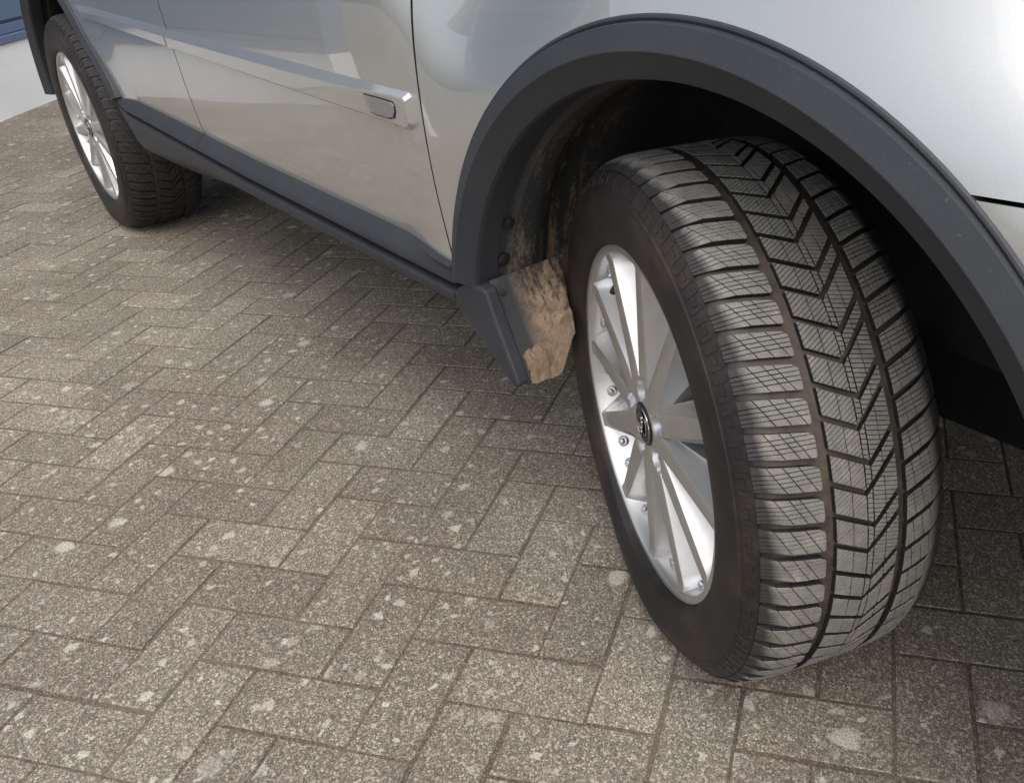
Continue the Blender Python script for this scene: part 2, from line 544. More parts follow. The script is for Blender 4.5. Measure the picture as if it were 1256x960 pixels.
def panel(name, xl, xr, zl, zh, step=0.012, cut=None, mat='paint', thick=0.012):
    """curved outer panel over ybody; xl/xr functions of z, optional cut(x,z)->True to drop"""
    nz = max(2, int((zh - zl) / step)); 
    width = max(xr((zl + zh) / 2) - xl((zl + zh) / 2), 0.05)
    nx = max(2, int(width / step))
    v, idx, f = [], {}, []
    for j in range(nz + 1):
        z = zl + (zh - zl) * j / nz
        a, b_ = xl(z), xr(z)
        for i in range(nx + 1):
            x = a + (b_ - a) * i / nx
            idx[i, j] = len(v)
            y = ybody(x, z)
            e = min(i, nx - i)
            ez = min(abs(x - a), abs(b_ - x))
            if ez < 0.004:                       # rolled edges along the shut lines
                y += 0.0003 * (1 - ez / 0.004) ** 2
            v.append((x, y, z))
    for j in range(nz):
        for i in range(nx):
            ids = (idx[i, j], idx[i + 1, j], idx[i + 1, j + 1], idx[i, j + 1])
            if cut:
                cx = sum(v[k][0] for k in ids) / 4; cz = sum(v[k][2] for k in ids) / 4
                if cut(cx, cz):
                    continue
            f.append(ids)
    used = sorted({k for q in f for k in q})
    mp = {k: n for n, k in enumerate(used)}
    v = [v[k] for k in used]
    f = [tuple(mp[k] for k in q) for q in f]
    m = bpy.data.meshes.new(name)
    m.from_pydata([tuple(Vector(p) - car_off) for p in v], [], f)
    m.update()
    m.materials.append(M[mat])
    m.shade_smooth()
    # outward is -Y: make sure normals agree
    if m.polygons[0].normal.y > 0:
        m.flip_normals()
    o = link(bpy.data.objects.new(name, m), car)
    md = o.modifiers.new('solid', 'SOLIDIFY'); md.thickness = thick; md.offset = -1
    md.use_even_offset = False
    m.materials.append(M['inner']); md.material_offset_rim = 1; md.material_offset = 1
    es = o.modifiers.new('split', 'EDGE_SPLIT'); es.split_angle = R(40); es.use_edge_sharp = False
    return o

seam_tab = [(.44, -.478), (.508, -.494), (.619, -.519), (.725, -.532), (.813, -.543), (.876, -.546), (1.06, -.548)]
seam = lambda z: smooth_table(seam_tab, z)
seam2 = lambda z: lerp_table([(.44, -1.640), (.723, -1.668), (.82, -1.690), (1.06, -1.700)], z)
G = 0.0022
def incircle(ax, r):
    return lambda x, z: math.hypot(x - ax, z - AZ) < r

fender = panel('front_fender', lambda z: seam(z) + G, lambda z: 0.86, 0.46, 1.06, 0.011,
      cut=lambda x, z: math.hypot(x - AX['front'], z - AZ) < 0.503 or (x > 0.1 and z < 0.779))
bumper = panel('front_bumper', lambda z: 0.30, lambda z: 0.86, 0.30, 0.7785, 0.011, cut=incircle(AX['front'], 0.503))
fdoor = panel('front_door', lambda z: seam2(z) + G, lambda z: seam(z) - G, 0.475, 1.06)
rdoor = panel('rear_door', lambda z: -2.62, lambda z: seam2(z) - G, 0.475, 1.06, cut=lambda x, z: math.hypot(x - AX['rear'], z - AZ) < 0.503 + .072 * (1 - sstep(14, 40, math.degrees(math.atan2(z - AZ, x - AX['rear'])))))
quarter = panel('rear_quarter_panel', lambda z: -3.72, lambda z: -2.626, 0.40, 1.06, 0.014, cut=incircle(AX['rear'], 0.503))

# dark inner structure seen through the shut lines
inner = cpart('inner_body', [(-3.6, .075, .46), (.3, .075, .46), (.3, .075, 1.0), (-3.6, .075, 1.0)], [], M['inner'])
bpy.data.objects.remove(inner)
def grid_shell(name, fn, us, vs, mat, parent=None, smooth=40, thick=None):
    v, f = [], []
    for u in us:
        for q in vs:
            v.append(fn(u, q))
    n = len(vs)
    for i in range(len(us) - 1):
        for j in range(n - 1):
            f.append((i * n + j, i * n + j + 1, (i + 1) * n + j + 1, (i + 1) * n + j))
    o = cpart(name, v, f, mat, parent, smooth)
    if thick:
        md = o.modifiers.new('solid', 'SOLIDIFY'); md.thickness = thick; md.offset = 0
    return o
def frange(a, b, n):
    return [a + (b - a) * i / (n - 1) for i in range(n)]

# body shell: floor, inner side walls with wheel wells, far flank
def shell_boxes(name, boxes, mat):
    v, f = [], []
    for (xa, xb, ya, yb_, za, zb) in boxes:
        n0 = len(v)
        v += [(x, y, z) for z in (za, zb) for y in (ya, yb_) for x in (xa, xb)]
        f += [tuple(n0 + k for k in q) for q in ((0, 1, 3, 2), (4, 5, 7, 6), (0, 1, 5, 4), (2, 3, 7, 6), (0, 2, 6, 4), (1, 3, 7, 5))]
    return cpart(name, v, f, mat)
shell_boxes('underbody', [
    (-2.33, -0.53, .34, 1.56, .26, .45),
    (-2.33, -0.53, .085, 1.815, .45, .98),
    (-3.55, -2.33, .46, 1.44, .36, .95),
    (-0.53, 0.55, .48, 1.42, .25, .93),
    (0.56, 0.80, .20, 1.70, .30, .60),
    (-3.66, -3.42, .16, 1.75, .40, .90)], M['inner'])
# far flank, tail, nose, bonnet, roof and windows: the rest of the car
H2 = 1.898
def flank(u, q):
    return (u, H2 - ybody(u, q), q)
o = grid_shell('far_side_panel', flank, frange(-3.72, .86, 40), frange(.46, 1.06, 14), M['paint'], smooth=180)
ySh = lambda x: ybody(x, 1.06)
def bonnet(u, q):
    y0_, y1_ = ySh(u) + .004, H2 - ySh(u) - .004
    return (u, y0_ + (y1_ - y0_) * q, 1.063 + .10 * (1 - (2 * q - 1) ** 4) * (1 - sstep(.30, .86, u) * .6) - .10 * sstep(.45, .86, u))
grid_shell('bonnet', bonnet, frange(-.52, .86, 24), frange(0, 1, 24), M['paint'], smooth=180, thick=.006)
def nose(u, q):
    y0_ = ybody(.86, q); return (.862 + .10 * (1 - (2 * u - 1) ** 4), y0_ + (H2 - 2 * y0_) * u, q)
grid_shell('nose_panel', nose, frange(0, 1, 20), frange(.30, 1.06, 12), M['paint'], smooth=180)
def tail(u, q):
    y0_ = ybody(-3.72, q); return (-3.722 - .10 * (1 - (2 * u - 1) ** 4), y0_ + (H2 - 2 * y0_) * u, q)
grid_shell('tailgate', tail, frange(0, 1, 20), frange(.42, 1.06, 12), M['paint'], smooth=180)
cab = [(-3.66, 1.06), (-3.40, 1.72), (-1.0, 1.76), (-.48, 1.16)]
def window(name, xa, xb, side):
    def fn(u, q):
        z = 1.07 + .50 * q
        lean = .085 + .20 * q
        x = xa + (xb - xa) * u
        x = max(-3.62 + .2 * q, min(x, -.50 - .42 * q))
        return (x, lean if side < 0 else H2 - lean, z)
    return grid_shell(name, fn, frange(0, 1, 8), frange(0, 1, 6), M['glass'], smooth=180, thick=.005)
for s_i in (-1, 1):
    window('side_window', -.56, -1.66, s_i); window('side_window', -1.74, -2.70, s_i); window('side_window', -2.78, -3.62, s_i)
def roof(u, q):
    y0_ = .285 + .03; x = -3.42 + (2.50) * u
    return (x, y0_ + (H2 - 2 * y0_) * q, 1.585 + .09 * (1 - (2 * q - 1) ** 4) * (1 - (2 * u - 1) ** 6) + .01)
grid_shell('roof', roof, frange(0, 1, 16), frange(0, 1, 16), M['paint'], smooth=180, thick=.02)
for s_i in (-1, 1):
    for xa in (-1.70, -2.74):
        grid_shell('door_pillar', lambda u, q: (xa - .035 + .07 * u, (.083 + .205 * q) if s_i < 0 else H2 - (.083 + .205 * q), 1.06 + .53 * q), frange(0, 1, 3), frange(0, 1, 6), M['black'], thick=.006)
grid_shell('windscreen', lambda u, q: (-.50 - .44 * q, .10 + .20 * q + (H2 - .20 - .40 * q) * u, 1.15 + .44 * q), frange(0, 1, 10), frange(0, 1, 6), M['glass'], smooth=180, thick=.006)
grid_shell('rear_window', lambda u, q: (-3.70 + .26 * q, .12 + .18 * q + (H2 - .24 - .36 * q) * u, 1.06 + .53 * q), frange(0, 1, 10), frange(0, 1, 6), M['glass'], smooth=180, thick=.006)

# ---- wheel arch trims
def arch_trim(ax, a0, a1, n=96, flare=None):
    # profile: (radius, y offset, relative to body?)
    v, f = [], []
    rows = []
    for k in range(n + 1):
        th = R(a0 + (a1 - a0) * k / n)
        c_, s_ = math.cos(th), math.sin(th)
        yb_ = ybody(ax + .52 * c_, AZ + .52 * s_)
        e = flare(math.degrees(th)) if flare else 0
        # the nose draws in, so the trim follows it
        dy = 0.55 * max(0, ax + .49 * c_ - 0.40) ** 2 if ax > -1 else 0
        pr = [(.5195, yb_ + .010), (.5195, yb_ - .001), (.5182, yb_ - .0032), (.5160, yb_ - .0042), (.5140, yb_ - .0036), (.5130, yb_ - .0030), (.5118, min(yb_ - .0052, -.005 + dy)), (.4880, -.0150), (.4868, -.0150), (.4858, -.0142), (.4720, -.0066), (.4620, -.0012), (.4580, .0016), (.4562, .0075), (.457, .040)]
        row = []
        for i_, (r_, y) in enumerate(pr):
            row.append(len(v))
            v.append((ax + (r_ + e) * c_, y + (dy if i_ > 6 else 0), AZ + (r_ + e) * s_))
        rows.append(row)
    for a, b_ in zip(rows, rows[1:]):
        for i in range(len(a) - 1):
            f.append((a[i], a[i + 1], b_[i + 1], b_[i]))
    o = cpart('wheel_arch_trim', v, f, M['cladding'], smooth=14)
    return o
t1 = arch_trim(AX['front'], -14, 166.5)
t1['label'] = 'dark grey plastic trim around the front wheel arch'
rear_flare = lambda th: .072 * (1 - sstep(14, 40, th))
t2 = arch_trim(AX['rear'], 15, 176, flare=rear_flare)
t2['label'] = 'dark grey plastic trim around the rear wheel arch'

# ---- lower door cladding and sill trim
def extrude_x(name, xs, profile, mat, smooth=35, caps=True):
    v, f, rows = [], [], []
    for x in xs:
        row = []
        for (y, z) in profile(x):
            row.append(len(v)); v.append((x, y, z))
        rows.append(row)
    for a, b_ in zip(rows, rows[1:]):
        for i in range(len(a) - 1):
            f.append((a[i], a[i + 1], b_[i + 1], b_[i]))
    if caps:
        f.append(tuple(rows[0])); f.append(tuple(reversed(rows[-1])))
    return cpart(name, v, f, mat, smooth=smooth)
ztop = lambda x: lerp_table([(-2.338, .513), (-2.30, .521), (-2.24, .5245), (-1.887, .520), (-1.34, .508), (-.49, .505)], x)
def clad(x):
    zt = ztop(x)
    zb = lerp_table([(-2.338, .509), (-2.24, .4915), (-1.365, .4725), (-.5, .469)], x)
    yb_ = ybody(x, zt)
    h = zt - zb
    return [(yb_ + .006, zt + .0005), (yb_ - .003, zt), (yb_ - .010, zt - .13 * h), (-.0005, zt - .44 * h), (-.004, zb + .27 * h), (-.003, zb + .08 * h), (.002, zb), (.030, zb + .0005)]
extrude_x('door_cladding', frange(seam2(.49) + .002, seam(.49) - .002, 60), clad, M['cladding'])
extrude_x('door_cladding', frange(-2.338, seam2(.49) - .002, 60), clad, M['cladding'])
def sill(x):
    zt = lerp_table([(-2.336, .5050), (-2.24, .4815), (-1.365, .4590), (-.36, .4560)], x)
    zl = lerp_table([(-2.336, .5035), (-2.26, .445), (-2.205, .405), (-2.16, .3965), (-2.05, .404), (-1.69, .432), (-.515, .437)], x)
    h = min(1, (zt - zl) / .02)
    return [(.034, zt), (.001, zt - .001 * h), (-.0035, zt - .004 * h), (-.0035, zl + .008 * h), (-.001, zl), (.010, zl - .010 * h), (.05, zl - .044 * h), (.10, zl - .085 * h), (.16, zl - .10 * h)]
extrude_x('sill_trim', frange(-2.336, -.500, 120), sill, M['cladding'])
# the sill's front end sweeps down along the arch to a point
fin_o = [(-.500, .4575), (-.480, .472), (-.455, .4825), (-.430, .4835), (-.416, .480), (-.408, .455), (-.399, .428), (-.385, .393), (-.370, .357), (-.363, .338), (-.370, .331), (-.385, .337), (-.405, .354), (-.432, .380), (-.470, .409), (-.500, .4335)]
def plate(name, outline, y0_, y1_, mat, parent=None, bev=.003, yf=None):
    n = len(outline)
    v = [(x, y0_ + (yf(x, z) if yf else 0), z) for x, z in outline] + [(x, y1_ + (yf(x, z) if yf else 0), z) for x, z in outline]
    f = [tuple(range(n)), tuple(range(2 * n - 1, n - 1, -1))] + [(i, (i + 1) % n, n + (i + 1) % n, n + i) for i in range(n)]
    o = cpart(name, v, f, mat, parent)
    if bev:
        md = o.modifiers.new('bevel', 'BEVEL'); md.width = bev; md.segments = 2; md.limit_method = 'ANGLE'
    return o
plate('sill_end', fin_o, -.0035, .020, M['cladding'], bev=.0045, yf=lambda x, z: .008 * sstep(-.50, -.36, x))

# ---- door mouldings with side lamp
def moulding(name, xa, xb, za, zb, zc, zd, front_round):
    """za/zb lower/upper height at xa, zc/zd at xb"""
    xs = frange(xa, xb, 50)
    if front_round:
        xs = xs[:-6] + frange(xs[-6], xb, 20)
    v, f, rows = [], [], []
    for x in xs:
        t = (x - xa) / (xb - xa)
        lo, hi = za + (zc - za) * t, zb + (zd - zb) * t
        if front_round:
            e = max(0, (x - (xb - .013)) / .013)
            k = 1 - math.sqrt(max(0, 1 - e * e))
            mid = lo + (hi - lo) * .62
            lo2, hi2 = lo + (mid - lo) * k * .30, hi - (hi - mid) * k * .30
            d = .0110
        else:
            e = max(0, ((xa + .05) - x) / .05)
            lo2, hi2 = lo + (hi - lo) * .75 * e, hi
            d = .0110 * (1 - .7 * e)
        h = hi2 - lo2
        fac = lerp_table([(-1.7, .36), (-.75, .26), (-.60, .12)], x)
        row = []
        for zf, yo in ((hi2, .003), (hi2 - .0012, -.0015), (hi2 - h * fac, -d), (hi2 - h * fac - .002, -d - .0006), (lo2 + h * .10, -d * .92), (lo2 + .0022, -d * .7), (lo2, -.001), (lo2, .003)):
            row.append(len(v)); v.append((x, ybody(x, zf) + yo, zf))
        rows.append(row)
    for a, b_ in zip(rows, rows[1:]):
        for i in range(len(a) - 1):
            f.append((a[i], a[i + 1], b_[i + 1], b_[i]))
    f.append(tuple(rows[0])); f.append(tuple(reversed(rows[-1])))
    return cpart(name, v, f, M['paint'], smooth=9)
mo = moulding('door_moulding', seam2(.74) + .006, -.560, .7125, .7550, .6930, .7490, True)
moulding('door_moulding', -2.46, seam2(.74) - .006, .730, .764, .7135, .7555, False)
lamp_out = [(-.690, .7385), (-.640, .7388), (-.596, .7380), (-.5905, .7335), (-.5915, .722), (-.598, .7125), (-.614, .7085), (-.660, .7085), (-.674, .7105), (-.683, .724)]
lamp_out = [(x - .002, z - .0045) for x, z in lamp_out]
def rel(o, parent):
    # keep the world position of a part when it hangs under another part
    o.parent = parent
    return o
def lamp_plate(name, sc_, ya, yb_, mat, bev):
    cx = sum(p[0] for p in lamp_out) / len(lamp_out); cz = sum(p[1] for p in lamp_out) / len(lamp_out)
    out = [(cx + (x - cx) * sc_[0], cz + (z - cz) * sc_[1]) for x, z in lamp_out]
    n = len(out)
    v = [Vector((x, ya, z)) - car_off for x, z in out] + [Vector((x, yb_, z)) - car_off for x, z in out]
    f = [tuple(range(n)), tuple(range(2 * n - 1, n - 1, -1))] + [(i, (i + 1) % n, n + (i + 1) % n, n + i) for i in range(n)]
    o = mesh_obj(name, v, f, mat, mo)
    if bev:
        md = o.modifiers.new('bevel', 'BEVEL'); md.width = bev; md.segments = 2; md.limit_method = 'ANGLE'
    return o
lamp_plate('lamp_frame', (1.0, 1.0), .0009, .012, M['capblack'], .0006)
lamp_plate('lamp_reflector', (.94, .84), .0003, .008, M['reflector'], .0005)
lamp_plate('lamp_lens', (.94, .84), -.0007, .0001, M['lens'], .0005)

# ---- wheel arch liners
def liner(ax, a0, a1, mat, front):
    v, f, rows = [], [], []
    n = 80
    rn = random.Random(5)
    for k in range(n + 1):
        th = R(a0 + (a1 - a0) * k / n)
        c_, s_ = math.cos(th), math.sin(th)
        row = []
        for y, r_ in ((.036, .4565), (.040, .462), (.058, .463), (.064, .455), (.10, .454), (.125, .470), (.16, .492), (.165, .497), (.215, .497), (.22, .492), (.30, .488), (.40, .480), (.47, .46), (.475, .30), (.475, .10), (.475, 0.02)):
            rr_ = r_
            if th > math.pi:              # below the centre the liner runs down and slightly forward
                x = ax - rr_ + 0.18 * (th - math.pi) * rr_
                z = AZ - rr_ * (th - math.pi)
                if r_ < .4:
                    x, z = ax - r_, AZ - r_ * (th - math.pi)
            elif th < 0:
                x, z = ax + rr_, AZ + rr_ * th
            else:
                x, z = ax + rr_ * c_, AZ + rr_ * s_
            row.append(len(v)); v.append((x, y, z))
        rows.append(row)
    for a, b_ in zip(rows, rows[1:]):
        for i in range(len(a) - 1):
            f.append((a[i], a[i + 1], b_[i + 1], b_[i]))
    o = cpart('wheel_arch_liner', v, f, mat, smooth=50)
    md = o.modifiers.new('solid', 'SOLIDIFY'); md.thickness = .003; md.offset = 1
    return o
l1 = liner(AX['front'], -4, 187, M['liner'], True)
l1['label'] = 'black front wheel arch liner caked with dried brown dirt'
l2 = liner(AX['rear'], -2, 184, M['inner'], False)

# ---- mud flap and dried mud lumps
fl = []
flap_curve = [(-.432, .486), (-.424, .46), (-.411, .43), (-.396, .40), (-.380, .365), (-.366, .333)]
def flap(u, q):
    if q < 0:                                  # above the flap: the liner itself
        z = .486 - q * .15
        return (AX['front'] - math.sqrt(.4535 ** 2 - (z - AZ) ** 2) + .001, .022 + .138 * u, z)
    i = q * (len(flap_curve) - 1); k = min(int(i), len(flap_curve) - 2); t = i - k
    x = flap_curve[k][0] * (1 - t) + flap_curve[k + 1][0] * t
    z = flap_curve[k][1] * (1 - t) + flap_curve[k + 1][1] * t
    y = .022 + (.138 - .042 * max(0, q)) * u
    z += .055 * sstep(.55, 1, u) * q
    return (x, y, z)
grid_shell('mud_flap', flap, frange(0, 1, 12), frange(0, 1, 14), M['liner'], smooth=60, thick=.006)
rn = random.Random(11)
def hash2(i, j, s=0):
    return random.Random(i * 7349 + j * 911 + s * 37).random()
def vnoise(x, y, s=0):
    i, j = math.floor(x), math.floor(y); fx, fy = x - i, y - j
    fx, fy = fx * fx * (3 - 2 * fx), fy * fy * (3 - 2 * fy)
    return (hash2(i, j, s) * (1 - fx) + hash2(i + 1, j, s) * fx) * (1 - fy) + (hash2(i, j + 1, s) * (1 - fx) + hash2(i + 1, j + 1, s) * fx) * fy
def fbm(x, y, s=0):
    return sum(vnoise(x * 2 ** k, y * 2 ** k, s + k) / 2 ** k for k in range(4)) / 1.875
def mud_lump(u, q):
    # crust over the flap: two stripes thrown by the tread and a thick lump along the lower edge
    x, y, z = flap(u, q)
    e = (fbm(y * 60, q * 9, 4) - .5) * .022
    ys = y + e
    cover = sstep(.40 - .12 * q, .46 - .12 * q, fbm(y * 120, q * 16, 21)) if q < .72 else 1
    stripe = cover * sstep(.052, .058, ys) * (1 - sstep(.092, .101, ys)) * (1 - sstep(.55, .64, q + e * 9) * (1 - sstep(.074, .082, ys)))
    stripe2 = cover * sstep(.112, .120, ys) * (1 - sstep(.70, .8, q + e * 9) * 0)
    lump = sstep(.70, .78, q - .9 * max(0, .058 - ys) + e * 4) * sstep(.028, .036, ys) * (1 - sstep(.13, .15, ys))
    crumb = sstep(.62, .70, fbm(y * 150, q * 26, 9)) * .45 * sstep(.045, .055, ys)
    rim_ = 1 - sstep(.80, .97, u)
    h = lump * (.003 + .012 * rim_ * fbm(y * 70, q * 9, 2))
    b0 = .0034 if q > 0 else .0006
    return (x + (h + b0 - .004 * (h < .0004)) * .95, y, z + h * .30 - .008 * lump * sstep(.93, 1, q) * fbm(y * 90, 3, 5)), h
def mud_mesh(nu, nq):
    v, f, hs = [], [], []
    for i in range(nu):
        for j in range(nq):
            p_, h_ = mud_lump(i / (nu - 1), j / (nq - 1))
            v.append(p_); hs.append(h_)
    for i in range(nu - 1):
        for j in range(nq - 1):
            q = (i * nq + j, i * nq + j + 1, (i + 1) * nq + j + 1, (i + 1) * nq + j)
            if max(hs[k] for k in q) > .0005:
                f.append(q)
    used = sorted({k for q in f for k in q}); mp = {k: n for n, k in enumerate(used)}
    cpart('dried_mud', [v[k] for k in used], [tuple(mp[k] for k in q) for q in f], M['mud'], smooth=80)
mud_mesh(90, 90)
# fixings on the flap and liner
def disc_part(name, c, nrm, r_, h_, mat, n=16, ring=0):
    q = Vector((0, 0, 1)).rotation_difference(Vector(nrm))
    prof_ = [(r_, 0), (r_, h_ * .7), (r_ * .82, h_)] + ([(ring, h_), (ring, h_ * .3)] if ring else []) + [(1e-5, h_ * (.3 if ring else 1))]
    v, f = [], []
    for k in range(n):
        th = 2 * math.pi * k / n
        for rr_, hh in prof_:
            v.append(Vector(c) + q @ Vector((rr_ * math.cos(th), rr_ * math.sin(th), hh)))
    m_ = len(prof_)
    for k in range(n):
        for i in range(m_ - 1):
            k2 = (k + 1) % n
            f.append((k * m_ + i, k * m_ + i + 1, k2 * m_ + i + 1, k2 * m_ + i))
    return cpart(name, v, f, mat, smooth=40)
fx = flap(.11, .17)
disc_part('screw', (fx[0] + .0028, fx[1], fx[2]), (.95, 0, .3), .0055, .003, M['iron'], ring=.003)
disc_part('trim_clip', (-.4335, .052, .512), (.95, 0, -.3), .011, .005, M['black'])
disc_part('trim_clip', (-.405, .052, .575), (.9, 0, -.45), .009, .004, M['black'])
# ------------------------------------------------------------------ wheels
RT = 0.3575
HALF = 0.108                     # wheel centre plane lies this far inboard of the rim flange plane
NP = 64
# tread surface curve (axial a outward, radius r), from the outer shoulder to the inner one
tc = [(-.0015, .3380), (-.0050, .3440), (-.0105, .3488), (-.0200, .3528), (-.0420, .3560), (-.075, .3572), (-.115, RT), (-.155, .3572), (-.188, .3560), (-.210, .3528), (-.2195, .3488), (-.225, .3440), (-.2285, .3380)]
tl = [0.0]
for (a, r_), (a2, r2) in zip(tc, tc[1:]):
    tl.append(tl[-1] + math.hypot(a2 - a, r2 - r_))
TW = tl[-1]
ta = [(l_, a) for l_, (a, r_) in zip(tl, tc)]
tr = [(l_, r_) for l_, (a, r_) in zip(tl, tc)]
def tread_pt(s, c_, h):
    """lateral s from the outer shoulder, circumferential arc c at radius RT (0 = wheel front... top by angle), height h over the surface"""
    a, r_ = smooth_table(ta, s), smooth_table(tr, s)
    e = 0.002
    da = smooth_table(ta, s + e) - smooth_table(ta, s - e); dr = smooth_table(tr, s + e) - smooth_table(tr, s - e)
    L = math.hypot(da, dr); na, nr = dr / L, -da / L
    if nr < 0:
        na, nr = -na, -nr
    a += na * h; r_ += nr * h
    th = c_ / RT
    x, z = r_ * math.cos(th), r_ * math.sin(th)
    zf = -(ZC - 0.0022)
    if z < zf:
        z = zf + (z - zf) * 0.02
    return (x, -a, z)            # local: -Y is outward

def clip(poly, a, b_, c_):
    """keep a*x+b*y<=c"""
    out = []
    for i in range(len(poly)):
        p, q = poly[i], poly[(i + 1) % len(poly)]
        dp, dq = a * p[0] + b_ * p[1] - c_, a * q[0] + b_ * q[1] - c_
        if dp <= 0:
            out.append(p)
        if (dp < 0 < dq) or (dq < 0 < dp):
            t = dp / (dp - dq)
            out.append((p[0] + t * (q[0] - p[0]), p[1] + t * (q[1] - p[1])))
    return out
def cells_of(poly, dirs, gap):
    """cut a convex polygon into cells by families of lines: each (nx, ny, offset, spacing, max_count)"""
    polys = [poly]
    for nx, ny, lines in dirs:
        new = []
        for pg in polys:
            lo = -1e9
            cuts = [l_ for l_ in lines] + [1e9]
            for l_ in cuts:
                c1 = clip(pg, nx, ny, l_ - gap / 2)
                if lo > -1e8:
                    c1 = clip(c1, -nx, -ny, -(lo + gap / 2)) if c1 else c1
                if len(c1) >= 3:
                    new.append(c1)
                lo = l_
        polys = new
    return polys
def area(pg):
    return abs(sum(pg[i][0] * pg[(i + 1) % len(pg)][1] - pg[(i + 1) % len(pg)][0] * pg[i][1] for i in range(len(pg)))) / 2
def block_mesh(name, groups, seed):
    rn_ = random.Random(seed)
    v, f, mi = [], [], []
    for poly, dirs in groups:
        for pg in cells_of(poly, dirs, 0.0007):
            if area(pg) < 2e-6:
                continue
            h = rn_.uniform(-.0003, .0002)
            n = len(pg); n0 = len(v)
            cx = sum(p[0] for p in pg) / n; cy = sum(p[1] for p in pg) / n
            for p in pg:
                v.append(tread_pt(p[0], p[1], -.0085))
            for p in pg:
                v.append(tread_pt(p[0], p[1], -.0007 + h))
            for p in pg:                                    # worn, slightly rounded rim
                d = math.hypot(p[0] - cx, p[1] - cy) + 1e-9
                k = max(0, 1 - .0006 / d)
                v.append(tread_pt(cx + (p[0] - cx) * k, cy + (p[1] - cy) * k, h))
            for k in (0, n):
                for i in range(n):
                    f.append((n0 + k + i, n0 + k + (i + 1) % n, n0 + k + n + (i + 1) % n, n0 + k + n + i))
            f.append(tuple(n0 + 2 * n + i for i in range(n)))
            mi += [1] * n + [0] * n + [0]
    m = bpy.data.meshes.new(name)
    m.from_pydata(v, [], f)
    m.polygons.foreach_set('material_index', mi)
    bm = bmesh.new(); bm.from_mesh(m); bmesh.ops.recalc_face_normals(bm, faces=bm.faces); bm.to_mesh(m); bm.free()
    m.materials.append(M['tread']); m.materials.append(M['groove'])
    return m

